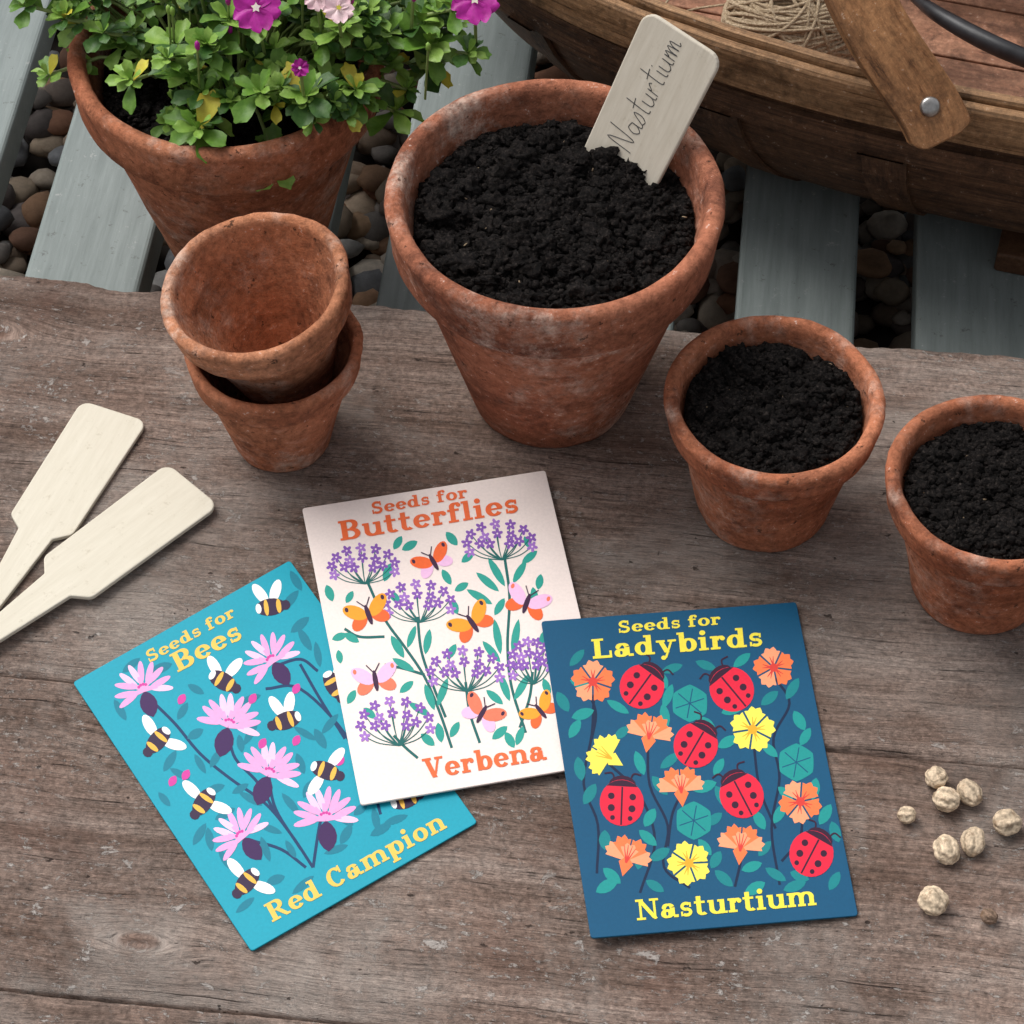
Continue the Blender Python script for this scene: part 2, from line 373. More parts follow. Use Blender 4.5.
PV=[];PF=[];PM=[]
def addpart(vs,fs,M,mi):
    o=len(PV)
    for v_ in vs: PV.append(tuple(M@Vector(v_)))
    for f_ in fs: PF.append(tuple(a+o for a in f_)); PM.append(mi)
def tube(pts,r,mi,sides=5):
    o=len(PV);pts=[Vector(p) for p in pts]
    for i,p in enumerate(pts):
        d=(pts[min(i+1,len(pts)-1)]-pts[max(i-1,0)]).normalized(); a=d.orthogonal().normalized(); b=d.cross(a)
        for s in range(sides):
            an=6.283*s/sides; PV.append(tuple(p+(a*math.cos(an)+b*math.sin(an))*r))
    for i in range(len(pts)-1):
        for s in range(sides):
            PF.append((o+i*sides+s,o+i*sides+(s+1)%sides,o+(i+1)*sides+(s+1)%sides,o+(i+1)*sides+s)); PM.append(mi)
def frame(dirv,roll=0):
    y=dirv.normalized(); up_=Vector((0,0,1)); x=y.cross(up_)
    if x.length<.05: x=Vector((1,0,0))
    x.normalize(); z=x.cross(y).normalized()
    M=Matrix((x,y,z)).transposed().to_4x4()
    return M@Matrix.Rotation(roll,4,'Y')
root=Vector((-.112,.178,.052))
def rosette(c,axis,n,size):
    axis=axis.normalized(); a=axis.orthogonal().normalized(); b=axis.cross(a); a0=random.uniform(0,6.28); tone=random.choice((0,0,1,1,1,2))
    for i in range(n):
        an=a0+i*2.4; t=i/n
        d=(a*math.cos(an)+b*math.sin(an))*(1-.55*t)+axis*(.15+.9*t)
        L=size*(1.15-.65*t)*random.uniform(.75,1.2)
        vs,fs=leafmesh(L,L*random.uniform(.50,.68),random.uniform(.05,.25),random.uniform(-.35,-.05))
        M=Matrix.Translation(c+axis*size*.25*t-axis*size*.1)@frame(d,random.uniform(-.5,.5))
        mi=5 if random.random()<.03 else (tone if random.random()<.6 else random.choice((0,1,2)))
        if t>.65: mi=1
        addpart(vs,fs,M,mi)
targets=[]
for i in range(125):
    a=random.uniform(0,6.283);q_=math.sqrt(random.random())
    x=-.104+.078*q_*math.cos(a); y=.182+.056*q_*math.sin(a)
    z=.104-.035*q_*q_+random.uniform(-.026,.008)
    if x<-.132 and y<.172:
        if random.random()<.72: continue
    targets.append(Vector((x,y,z)))
for i in range(18): targets.append(Vector((random.uniform(-.055,-.010),random.uniform(.160,.215),random.uniform(.070,.095))))
for i in range(14): targets.append(Vector((random.uniform(-.120,-.055),random.uniform(.127,.146),random.uniform(.068,.085))))
for i in range(10): targets.append(Vector((random.uniform(-.190,-.150),random.uniform(.168,.200),random.uniform(.080,.098))))
for t_ in targets:
    rt_=Vector((root.x+(t_.x-root.x)*.4,root.y+(t_.y-root.y)*.4,root.z)); mid=(rt_+t_)/2+Vector((0,0,.01))
    tube([rt_,rt_.lerp(mid,.6)+Vector((0,0,.004)),mid,t_],.0008,3)
    ax_=(t_-rt_)*.6+Vector((random.uniform(-.3,.3)*.03,random.uniform(-.5,.1)*.03,.03))
    rosette(t_,ax_,random.choice((8,9,11,12)),random.choice((.0070,.0085,.0100,.0125)))
    for k in range(5):
        p=mid.lerp(t_,random.uniform(.1,.8)); d=Vector((random.uniform(-1,1),random.uniform(-1,1),random.uniform(0,.5)))
        L=random.uniform(.005,.010); vs,fs=leafmesh(L,L*.5,.1,-.2); addpart(vs,fs,Matrix.Translation(p)@frame(d),random.choice((0,1,2)))
def bloom(c,nrm,r,mi=4):
    nrm=nrm.normalized(); a=nrm.orthogonal().normalized(); b=nrm.cross(a); base_=Vector((c.x,c.y,c.z))
    for i in range(5):
        an=6.283*i/5+.3; d=a*math.cos(an)+b*math.sin(an); side=b*math.cos(an)-a*math.sin(an)
        vs=[];fs=[]
        for ii in range(7):
            t=ii/6; w_=r*1.0*math.sin(math.pi*min(1,t*.74+.08))
            for j in range(-3,4):
                s=j/3; notch=-.20*r*(1-abs(s)*1.8)*(1 if ii==6 and abs(s)<.5 else 0)
                pr=r*t*(1-.10*s*s*t)+notch
                vs.append(base_+d*pr+side*(s*w_*.5)+nrm*(.10*r*t*t-.05*r*abs(s)+.0005*math.sin(s*5+i)+.0004*(i%2)))
        for ii in range(6):
            for j in range(6): fs.append((ii*7+j,ii*7+j+1,(ii+1)*7+j+1,(ii+1)*7+j))
        addpart(vs,fs,Matrix.Identity(4),mi)
    vs=[tuple(base_+nrm*.0014+(a*math.cos(s*.6283)+b*math.sin(s*.6283))*r*(.2 if s%2 else .11)) for s in range(10)]
    addpart(vs,[tuple(range(10))],Matrix.Identity(4),6 if mi==4 else 5)
tocam=Vector((0,-.6,.78))
for (c,r,mi) in ((Vector((-.0937,.1440,.116)),.0098,4),(Vector((-.0139,.162,.104)),.0100,4),(Vector((-.0700,.180,.120)),.0080,4),(Vector((-.140,.20,.12)),.009,4),(Vector((-.05,.205,.115)),.0095,4),(Vector((-.0775,.1255,.1035)),.0036,4),(Vector((-.0640,.1470,.113)),.0062,7),(Vector((-.0720,.1530,.113)),.0055,7),(Vector((-.117,.165,.113)),.0055,4)):
    bloom(c,tocam+Vector((random.uniform(-.3,.3),random.uniform(-.3,.2),0)),r,mi); tube([c-Vector((0,-.012,.034)),c-Vector((0,-.003,.014)),c-Vector((0,0,.0006))],.0007,3)
for i in range(16):
    c=Vector((random.uniform(-.13,-.03),random.uniform(.135,.18),random.uniform(.098,.110))); vs,fs=ico(1)
    addpart([(v_[0]*.0012,v_[1]*.0012,v_[2]*.0026) for v_ in vs],[tuple(f_) for f_ in fs],Matrix.Translation(c),4 if i%2==0 else 1); tube([c-Vector((.002,-.004,.03)),c],.0005,3)
def mat_leaf(name,c1,c2):
    w=N(name,.45,.35); v=w.coord(); n=w.noise(v,150,5,.7); w.col(w.mix(w.ramp(n,[(.35,0),(.65,1)]),c1,c2))
    w.bump(w.noise(v,500,3,.6),.3,.0005); return w.m
pm=[mat_leaf('leaf_green',(.075,.180,.018,1),(.15,.29,.040,1)),mat_leaf('leaf_light',(.15,.29,.035,1),(.27,.42,.085,1)),mat_leaf('leaf_dark',(.028,.085,.014,1),(.065,.15,.026,1)),
    mat_leaf('plant_stem',(.16,.24,.06,1),(.26,.33,.11,1)),mat_leaf('magenta_petal',(.30,.006,.19,1),(.50,.02,.34,1)),mat_leaf('yellow_leaf',(.45,.36,.03,1),(.55,.5,.06,1)),mat_leaf('flower_eye',(.75,.65,.65,1),(.85,.8,.6,1)),mat_leaf('pale_petal',(.72,.45,.50,1),(.80,.62,.62,1))]
mk('flowering_plant',PV,PF,pm,None,smooth=True,midx=PM)

# ------------------------------------------------------------------ seed packets
Z_STEP=4e-7
def catmull(pts,n=6):
    P=[np.array(p,float) for p in pts]
    if len(P)<3: return P
    P=[2*P[0]-P[1]]+P+[2*P[-1]-P[-2]]; out=[]
    for i in range(1,len(P)-2):
        for k in range(n):
            t=k/n; a,b,c,d=P[i-1:i+3]
            out.append(.5*((2*b)+(-a+c)*t+(2*a-5*b+4*c-d)*t*t+(-a+3*b-3*c+d)*t**3))
    out.append(P[-2]); return out
class Packet:
    """flat printed packet; artwork is drawn in a design template whose four corners are `tpl`"""
    def __init__(s,tpl,corners,palette):
        s.c=[Vector(c) for c in corners]; s.V=[];s.F=[];s.MI=[];s.k=0;s.mats=[];s.idx={};s.pal=palette
        A=[];B=[]
        for (x,y),(u,v) in zip(tpl,((0,1),(1,1),(1,0),(0,0))):
            A.append([x,y,1,0,0,0,-u*x,-u*y]);B.append(u);A.append([0,0,0,x,y,1,-v*x,-v*y]);B.append(v)
        s.H=np.append(np.linalg.solve(np.array(A,float),np.array(B,float)),1).reshape(3,3)
    def uvw(s,u,v,z=0):
        TL,TR,BR,BL=s.c; p=(BL*(1-u)+BR*u)*(1-v)+(TL*(1-u)+TR*u)*v; return Vector((p.x,p.y,p.z+z))
    def m(s,name):
        if name not in s.idx: s.idx[name]=len(s.mats); s.mats.append(mat_print('print_'+name,s.pal[name]))
        return s.idx[name]
    def pts(s,P,z):
        o=[]
        for p in P:
            q=s.H@np.array([p[0],p[1],1.0]); u,v=q[0]/q[2],q[1]/q[2]
            o.append(tuple(s.uvw(min(max(u,.004),.996),min(max(v,.003),.997),z)))
        return o
    def poly(s,P,mat,same=False):
        if not same: s.k+=1
        z=3e-5+s.k*Z_STEP; o=len(s.V); s.V+=s.pts(P,z); s.F.append(tuple(range(o,o+len(P)))); s.MI.append(s.m(mat))
    def ell(s,cx,cy,rx,ry,ang,mat,n=18):
        a=math.radians(ang);ca,sa=math.cos(a),-math.sin(a)
        s.poly([(cx+rx*math.cos(t)*ca+ry*math.sin(t)*sa,cy+rx*math.cos(t)*sa-ry*math.sin(t)*ca) for t in [2*math.pi*i/n for i in range(n)]],mat)
    def leaf(s,cx,cy,L,W,ang,mat):
        a=math.radians(ang);d=(math.cos(a),-math.sin(a));nn=(-d[1],d[0]);P=[]
        ts=[-1,-.75,-.4,0,.4,.75,1]
        for t in ts: w_=(1-t*t)**.8*W/2; P.append((cx+d[0]*t*L/2+nn[0]*w_,cy+d[1]*t*L/2+nn[1]*w_))
        for t in ts[-2:0:-1]: w_=(1-t*t)**.8*W/2; P.append((cx+d[0]*t*L/2-nn[0]*w_,cy+d[1]*t*L/2-nn[1]*w_))
        s.poly(P,mat)
    def stroke(s,pts,w0,mat,w1=None,smooth=True):
        if w1 is None: w1=w0
        P=catmull(pts) if smooth else [np.array(p,float) for p in pts]
        s.k+=1; n=len(P); Ls=[];Rs=[]
        for i in range(n):
            d=P[min(i+1,n-1)]-P[max(i-1,0)]; d/=max(np.linalg.norm(d),1e-6); w_=(w0+(w1-w0)*i/(n-1))/2
            Ls.append(P[i]+np.array([d[1],-d[0]])*w_); Rs.append(P[i]-np.array([d[1],-d[0]])*w_)
        for i in range(n-1): s.poly([Ls[i],Ls[i+1],Rs[i+1],Rs[i]],mat,same=True)
    def finish(s,e,bg,edge,th=.0008):
        m=[mat_print('packet_'+bg,s.pal[bg]),mat_print('packet_edge',edge)]
        ring=[]; r=.012
        for (u,v,a0) in ((r,r,180),(1-r,r,270),(1-r,1-r,0),(r,1-r,90)):
            for t in (0,30,60,90):
                a=math.radians(a0+t); ring.append((u+r*math.cos(a),v+r*math.sin(a)*.7+(0)))
        n=len(ring); vs=[s.uvw(u,v,-th) for u,v in ring]+[s.uvw(u,v,-.00012) for u,v in ring]
        ins=[s.uvw(.5+(u-.5)*.9965,.5+(v-.5)*.9975,0) for u,v in ring]; vs+=ins
        F=[tuple(range(n))[::-1]]; MI=[1]
        for i in range(n):
            j=(i+1)%n; F.append((i,j,n+j,n+i));MI.append(1); F.append((n+i,n+j,2*n+j,2*n+i));MI.append(0)
        F.append(tuple(range(2*n,3*n)));MI.append(0)
        mk('packet_body',vs,F,m,e,midx=MI); mk('printed_artwork',s.V,s.F,s.mats,e,midx=s.MI)

# slab-serif lettering -------------------------------------------------
Tk,tn,Sf,X=.24,.11,.11,.68
def R(a,b,c,d): return ('r',a,b,c,d)
def A(cx,cy,rx,ry,a0,a1,th=None): return ('a',cx,cy,rx,ry,a0,a1,th)
G={
'n':(.88,[R(0,0,.40,Sf),R(.48,0,.88,Sf),R(.09,0,.31,X),R(0,X-Sf,.2,X),R(.57,0,.79,.42),A(.44,.42,.24,.215,0,170)]),
'm':(1.34,[R(0,0,.38,Sf),R(.48,0,.84,Sf),R(.94,0,1.34,Sf),R(.09,0,.31,X),R(0,X-Sf,.2,X),R(.55,0,.77,.42),R(1.02,0,1.24,.42),A(.44,.42,.225,.215,0,170),A(.9,.42,.235,.215,0,170)]),
'r':(.64,[R(0,0,.42,Sf),R(.09,0,.31,X),R(0,X-Sf,.2,X),A(.46,.4,.22,.22,160,70),('d',.53,.54,.11)]),
'u':(.88,[R(.07,.24,.29,X),R(0,X-Sf,.2,X),R(.56,0,.78,X),R(.46,X-Sf,.6,X),R(.7,0,.9,Sf),A(.42,.26,.24,.215,180,340)]),
'i':(.44,[R(.09,0,.31,X),R(0,0,.42,Sf),R(0,X-Sf,.2,X),('d',.2,.9,.13)]),
'l':(.44,[R(.09,0,.31,1),R(0,0,.42,Sf),R(0,1-Sf,.2,1)]),
'd':(.86,[A(.35,.34,.23,.29,0,360),R(.5,0,.72,1),R(.4,1-Sf,.6,1),R(.6,0,.84,Sf)]),
'b':(.84,[R(.09,0,.31,1),R(0,1-Sf,.2,1),A(.48,.34,.23,.29,0,360)]),
'p':(.86,[R(.09,-.3,.31,X),R(0,-.3,.42,-.3+Sf),R(0,X-Sf,.2,X),A(.49,.34,.23,.29,0,360)]),
'a':(.82,[A(.30,.2,.17,.155,0,360),R(.44,.06,.66,.48),A(.36,.46,.19,.17,15,150),('d',.17,.5,.1),R(.6,0,.82,Sf+.02)]),
'e':(.74,[A(.37,.34,.25,.29,0,325),R(.14,.31,.68,.39)]),
's':(.64,[A(.31,.48,.18,.145,35,270,.15),A(.32,.2,.19,.145,90,-140,.15),R(.46,.44,.55,.66),R(.06,.02,.15,.24)]),
'o':(.78,[A(.39,.34,.26,.29,0,360)]),
'f':(.56,[R(.1,0,.32,.8),R(0,0,.44,Sf),R(0,X-Sf,.5,X),A(.38,.79,.17,.16,180,50),('d',.5,.86,.1)]),
't':(.56,[R(.1,.2,.32,.92),R(0,X-Sf,.5,X),A(.37,.21,.16,.16,180,320)]),
'y':(.84,[('l',.18,X,.44,.04,.21),('l',.68,X,.36,-.24,.10),R(0,X-Sf,.38,X),R(.5,X-Sf,.86,X),('d',.27,-.22,.11)]),
'S':(.84,[A(.42,.73,.24,.215,35,270,.19),A(.42,.27,.26,.215,90,-145,.19),R(.62,.64,.72,1),R(.07,0,.17,.36)]),
'B':(.94,[R(.1,0,.35,1),R(0,0,.5,Sf),R(0,1-Sf,.5,1),A(.46,.74,.25,.205,-90,90),A(.48,.27,.29,.22,-90,90),R(.3,.45,.5,.55)]),
'V':(.98,[('l',.2,1,.51,.03,.24),('l',.8,1,.51,.03,.11),R(0,1-Sf,.44,1),R(.6,1-Sf,1,1)]),
'R':(1.0,[R(.1,0,.35,1),R(0,0,.47,Sf),R(0,1-Sf,.5,1),A(.46,.73,.26,.215,-90,90),R(.3,.46,.5,.56),('l',.5,.5,.82,.05,.22),R(.74,0,1.0,Sf)]),
'C':(.92,[A(.47,.5,.33,.44,38,322),R(.72,.62,.82,1)]),
'L':(.86,[R(.1,0,.35,1),R(0,0,.82,Sf+.02),R(0,1-Sf,.5,1),R(.72,0,.82,.36)]),
'N':(1.06,[R(.15,0,.26,1),R(.8,0,.91,1),('l',.2,.97,.86,.04,.22),R(0,0,.42,Sf),R(0,1-Sf,.36,1),R(.64,1-Sf,1.06,1)]),
' ':(.36,[])}
def text(pk,s_,p0,p1,h,mat):
    tot=sum(G[c][0]+.06 for c in s_)-.06
    p0=np.array(p0,float);p1=np.array(p1,float); ex=(p1-p0)/tot; nrm=np.array([ex[1],-ex[0]]); nrm=nrm/np.linalg.norm(nrm)*h
    x=0
    def f(a,b): return p0+ex*(x+a)+nrm*b
    for c in s_:
        wd,items=G[c]
        for it in items:
            if it[0]=='r': _,a,b,c2,d=it; pk.poly([f(a,b),f(c2,b),f(c2,d),f(a,d)],mat)
            elif it[0]=='d': pk.poly([f(it[1]+it[3]*math.cos(t),it[2]+it[3]*math.sin(t)) for t in [i*.5236 for i in range(12)]],mat)
            elif it[0]=='l':
                _,a,b,c2,d,w_=it; pk.poly([f(a-w_/2,b),f(c2-w_/2,d),f(c2+w_/2,d),f(a+w_/2,b)],mat)
            else:
                _,cx,cy,rx,ry,a0,a1,th=it; n=max(6,int(abs(a1-a0)/18)); pk.k+=1; I=[];O=[]
                for i in range(n+1):
                    a=math.radians(a0+(a1-a0)*i/n); w_=(th or (tn+(Tk-tn)*abs(math.cos(a))**1.3))/2
                    nx_,ny_=math.cos(a)*ry,math.sin(a)*rx; q=math.hypot(nx_,ny_); nx_/=q;ny_/=q
                    bx,by=cx+rx*math.cos(a),cy+ry*math.sin(a); I.append(f(bx-nx_*w_,by-ny_*w_));O.append(f(bx+nx_*w_,by+ny_*w_))
                for i in range(n): pk.poly([I[i],I[i+1],O[i+1],O[i]],mat,same=True)
        x+=wd+.06
def dirp(c,ang,d): a=math.radians(ang); return (c[0]+math.cos(a)*d,c[1]-math.sin(a)*d)

# --- ladybird / nasturtium packet
PAL=dict(bg='#065074',leaf='#0f8085',leaf2='#18928e',stem='#0a2242',red='#e4203f',dark='#34122e',orange='#f67c48',orange2='#fba277',deep='#d93f38',yellow='#f8e75a',ytext='#f3e24a',gold2='#e8a92c')
tpl=[(541,625),(796,600),(859,914),(591,942)]
pk=Packet(tpl,[(.01029,-.05326,.0060),(.10147,-.04228,.0025),(.11388,-.16982,.0013),(.02574,-.18019,.0048)],PAL)
for st in ([(597,878),(598,830),(584,790),(592,740),(594,700)],[(640,896),(655,845),(640,800),(612,772),(604,765)],[(648,745),(650,790),(668,830),(664,870),(690,890)],
           [(780,885),(772,830),(780,780),(774,740),(790,705),(776,680)],[(735,888),(741,862),(741,850)],[(754,745),(760,790),(776,830)],[(680,800),(672,820),(668,850)],[(803,815),(800,840),(782,862)],[(590,700),(596,720),(592,745)]):
    pk.stroke(st,2.6,'stem')
lv=[(577,663,50),(563,708,120),(575,735,60),(618,712,150),(622,738,40),(672,672,20),(706,668,160),(742,662,40),(668,700,70),(706,727,150),(670,765,40),(640,768,110),(660,790,130),(719,770,60),(770,752,140),(770,700,40),(793,690,60),(800,722,120),(806,738,60),
(580,775,100),(590,800,60),(650,822,60),(648,842,140),(660,858,30),(715,822,40),(722,800,120),(716,862,60),(724,880,140),(760,822,120),(765,850,50),(780,815,60),(776,875,150),(815,790,80),(826,815,60),(836,832,110),(835,880,60),(795,886,20),(605,845,90),(607,890,30),(655,889,150),(612,880,140),(705,850,130),(752,868,20),(665,720,100),(786,795,140),(800,876,160),(728,745,30),(640,862,80),(705,790,20),(581,690,160),(755,889,30),(583,720,20),(733,712,20),(662,684,120)]
for x,y,a in lv: pk.leaf(x,y,random.uniform(19,26),random.uniform(9,12),a,random.choice(('leaf','leaf2')))
def lily(c,r):
    P=[]
    for k in range(36): a=k*10; P.append(dirp(c,a,r*(1-.09*abs(math.cos(math.radians(a*3))))))
    pk.poly(P,'leaf2')
    for k in range(6): pk.stroke([c,dirp(c,20+60*k,r*.8)],1.1,'bg',smooth=False)
for c in ((690,707),(797,764),(694,824)): lily(c,19)
def petal(pk,c,a,r,wd,mat,ruf=.12):
    P=[dirp(c,a-8,r*.08)]
    for k in range(-6,7):
        t=k/6; rr=r*(1-.16*t*t-ruf*(.5+.5*math.cos(t*9.4)))
        P.append(dirp(c,a+t*wd,rr))
    P.append(dirp(c,a+8,r*.08)); pk.poly(P,mat)
def nast(c,r,a0,main,light,second):
    for k in range(5): petal(pk,c,a0+72*k,r*1.08,33,light if k%2 else main)
    for k in range(5):
        a=a0+72*k
        for d in (-9,9): pk.stroke([dirp(c,a,r*.15),dirp(c,a+d,r*.58)],1.8,second,.5,smooth=False)
    pk.ell(c[0],c[1],r*.22,r*.22,0,second,10)
def nast_side(c,r,ang,main,light,second):
    b=dirp(c,ang+180,r*1.0)
    petal(pk,dirp(c,ang+180,r*.3),ang+62,r*1.25,24,light);petal(pk,dirp(c,ang+180,r*.3),ang-62,r*1.25,24,light)
    for k in (-26,26): petal(pk,dirp(c,ang+180,r*.3),ang+k,r*1.3,24,main)
    petal(pk,dirp(c,ang+180,r*.35),ang,r*.95,34,light)
    pk.poly([b,dirp(c,ang+180+45,r*.5),dirp(c,ang,r*.0),dirp(c,ang+180-45,r*.5)],main)
    for k in (-34,-12,12,34): pk.stroke([dirp(c,ang+180,r*.35),dirp(c,ang+k,r*.5)],1.8,second,.5,smooth=False)
nast((593,687),21,18,'orange','orange2','deep');nast((774,669),20,30,'orange','orange2','deep');nast_side((650,737),21,80,'orange','orange2','deep');nast((801,803),21,50,'orange','orange2','deep')
nast_side((681,790),21,95,'orange','orange2','deep');nast_side((628,860),21,75,'orange','orange2','deep');nast_side((741,846),21,85,'orange','orange2','deep')
nast_side((606,761),20,150,'yellow','yellow','gold2');nast((753,732),22,10,'yellow','yellow','gold2');nast((689,866),21,40,'yellow','yellow','gold2')
def ladybird(c,r,ang):
    for k in (-22,22): pk.stroke([dirp(c,ang+k,r*.8),dirp(c,ang+k*.9,r*1.35),dirp(c,ang+k*1.5,r*1.5)],1.6,'dark')
    h=dirp(c,ang,r*.80); pk.ell(h[0],h[1],r*.40,r*.60,ang,'dark',16)
    pk.ell(c[0],c[1],r*1.02,r*.98,ang,'red',26)
    pk.poly([dirp(c,ang+t,r*1.0) for t in (-44,-33,-22,-11,0,11,22,33,44)],'dark')
    pk.stroke([dirp(c,ang,r*.7),dirp(c,ang+180,r*.98)],1.8,'dark',smooth=False)
    for (da,dd,rr) in ((60,.55,.15),(-60,.55,.15),(118,.52,.16),(-118,.52,.16),(150,.78,.11),(-150,.78,.11)):
        p=dirp(c,ang+da,r*dd); pk.ell(p[0],p[1],r*rr,r*rr,0,'dark',10)
for c,a in (((642,691),55),((732,692),130),((696,749),60),((742,798),118),((622,808),88),((812,854),62)): ladybird(c,22.5,a)
text(pk,'Seeds for',(618,637),(721,626),12,'ytext'); text(pk,'Ladybirds',(593,664),(764,647),20,'ytext'); text(pk,'Nasturtium',(637,923),(817,904),20,'ytext')
e=empty('seed_packet'); pk.finish(e,'bg','#0f5068')

# --- butterflies / verbena packet
PAL=dict(bg='#f3e4dd',leaf='#2a9c8e',stem='#12625f',purple='#8656b0',purple2='#a273c6',orange='#f2672f',amber='#f5a028',pink='#f0bfe4',coral='#f07a5c',dark='#3a1a3c',otext='#ec6a38')
pk=Packet([(302,508),(545,470),(616,764),(361,807)],[(-.07703,-.00052,.0035),(.01224,.01738,.0035),(.0355,-.1115,.0035),(-.05097,-.12876,.0035)],PAL)
for st in ([(452,750),(440,715),(425,680),(405,650),(385,622),(368,585)],[(418,620),(422,655),(434,690),(446,720)],[(505,560),(510,600),(508,650),(512,690),(526,735)],[(466,685),(470,715),(480,745)],[(394,738),(406,750),(418,760)],[(533,675),(530,700),(520,730)],[(385,640),(360,640),(345,632)],[(425,678),(405,672),(385,668)]):
    pk.stroke(st,2.8,'stem')
for x,y,L,W,a in [(410,548,18,9,30),(398,545,16,8,60),(452,541,18,9,130),(468,560,16,8,40),(388,575,20,9,70),(447,580,18,8,120),(462,590,16,8,30),(330,596,18,9,110),(352,641,18,8,150),(340,640,16,8,20),(398,650,26,9,120),(404,668,26,8,150),(412,640,24,7,70),
 (428,645,26,8,80),(430,700,28,8,110),(443,695,30,8,70),(420,712,26,8,150),(452,655,18,8,60),(488,585,30,8,140),(480,600,30,8,150),(497,575,34,8,120),(520,575,26,8,60),(530,560,20,8,40),(540,585,16,8,80),(545,640,18,9,60),(498,640,36,8,100),(516,640,36,8,80),(492,655,28,8,130),(505,690,30,8,110),(522,690,30,8,60),(495,700,22,8,140),
 (440,735,20,9,100),(428,742,18,9,140),(455,732,18,8,60),(500,735,20,9,40),(510,742,18,9,120),(352,700,16,8,60),(370,716,16,8,140),(407,690,18,8,40),(455,610,16,8,110),(500,610,20,8,60),(395,600,16,8,130),(520,738,20,8,70),(547,690,18,8,110),(556,660,16,8,60),(340,660,14,7,100),(528,545,14,7,120),(535,600,20,8,100),(350,600,14,7,60)]:
    pk.leaf(x,y,L,W,a,'leaf')
def umbel(c,rx,ry,ang):
    b=dirp(c,ang+180,ry*.85)
    fl=[]
    for k in range(9): a=ang-108+27*k; fl.append((c[0]+rx*math.cos(math.radians(a)),c[1]-ry*math.sin(math.radians(a))))
    for k in range(5): a=ang-85+42*k; fl.append((c[0]+rx*.60*math.cos(math.radians(a)),c[1]-ry*.50*math.sin(math.radians(a))))
    for k in (-1,1): fl.append((c[0]+rx*.3*k,c[1]+ry*.02))
    for p in fl: pk.stroke([b,((b[0]+p[0])/2+(p[0]-b[0])*.08,(b[1]+p[1])/2+2),p],1.0,'stem')
    for i,p in enumerate(fl):
        r=5.9; a0=random.uniform(0,90); P=[]
        for k in range(24): t=k*15; P.append(dirp(p,a0+t,r*(.36+.64*abs(math.cos(math.radians(t*2.5))))))
        pk.poly(P,'purple' if i%4 else 'purple2'); pk.ell(p[0],p[1],1.0,1.0,0,'bg',6)
umbel((364,570),32,20,95);umbel((419,608),33,21,95);umbel((500,546),33,20,98);umbel((466,676),35,22,95);umbel((396,728),35,24,100);umbel((531,668),20,23,100)
def butterfly(c,s,ang,up_,low):
    for k in (-1,1):
        p=dirp(c,ang+k*112,s*.62); pk.ell(p[0],p[1],s*.52,s*.34,ang+k*125,low,16)
        p=dirp(c,ang+k*62,s*.72); pk.ell(p[0],p[1],s*.68,s*.36,ang+k*52,up_,18)
        p=dirp(c,ang+k*58,s*1.18); pk.ell(p[0],p[1],s*.14,s*.10,ang,'dark' if up_!='pink' else 'coral',8)
        pk.stroke([dirp(c,ang,s*.4),dirp(c,ang+k*22,s*.95)],1.1,'dark',smooth=False)
    pk.ell(c[0],c[1],s*.56,s*.14,ang,'dark',14)
for c,s_,a,u_,l_ in (((434,565),17,120,'orange','pink'),((369,618),19,110,'amber','orange'),((473,627),19,125,'amber','orange'),((527,607),19,70,'pink','orange'),((376,684),19,100,'pink','coral'),((482,717),18,60,'coral','pink'),((541,714),16,130,'amber','orange')):
    butterfly(c,s_,a,u_,l_)
text(pk,'Seeds for',(372,516),(468,499),12,'otext'); text(pk,'Butterflies',(341,543),(520,514),20,'otext'); text(pk,'Verbena',(425,781),(547,761),20,'otext')
e=empty('seed_packet.001'); pk.finish(e,'bg','#e6d6cf')

# --- bees / campion packet
PAL=dict(bg='#109cb2',leaf='#0c7a90',stem='#123a63',pink='#eba6d6',pink2='#f8c8e6',mag='#d0409c',calyx='#3c1c54',dark='#33203f',white='#f5f3f0',honey='#eab64a',gold='#ecc65c')
pk=Packet([(72,680),(289,558),(478,822),(252,951)],[(-.15393,-.0762,.0012),(-.08073,-.02274,.0012),(-.01145,-.13404,.0012),(-.08463,-.18294,.0012)],PAL)
for st in ([(312,868),(290,835),(265,805),(230,780),(200,755),(175,725),(150,700)],[(268,775),(275,810),(300,850)],[(322,815),(318,830),(312,868)],[(228,735),(235,760),(258,785),(275,815)],[(300,665),(320,700),(345,740)],[(245,840),(280,850),(305,868)],[(265,690),(300,690),(345,735),(372,790),(380,815)],[(272,668),(300,660),(318,672)]):
    pk.stroke(st,3.0,'stem')
for x,y,a in [(130,665,40),(160,668,20),(195,690,150),(120,710,120),(182,712,60),(195,735,30),(180,775,150),(170,762,60),(300,625,40),(305,640,120),(250,700,20),(200,765,120),(215,790,20),(240,745,100),(250,735,60),(305,735,150),(300,765,110),(308,790,60),(250,800,150),(240,790,30),(290,805,130),(270,830,160),(290,850,120),(215,760,60),
 (345,820,140),(360,810,40),(335,850,20),(275,880,20),(210,840,100),(200,835,60),(225,860,120),(265,850,110),(320,740,120),(330,725,50),(165,800,130),(225,815,30),(345,835,60),(375,820,100),(290,600,50),(318,655,100),(245,905,40),(380,830,30),(302,885,40),(395,820,20),(296,580,120)]:
    pk.leaf(x,y,random.uniform(18,28),random.uniform(7,10),a,'leaf')
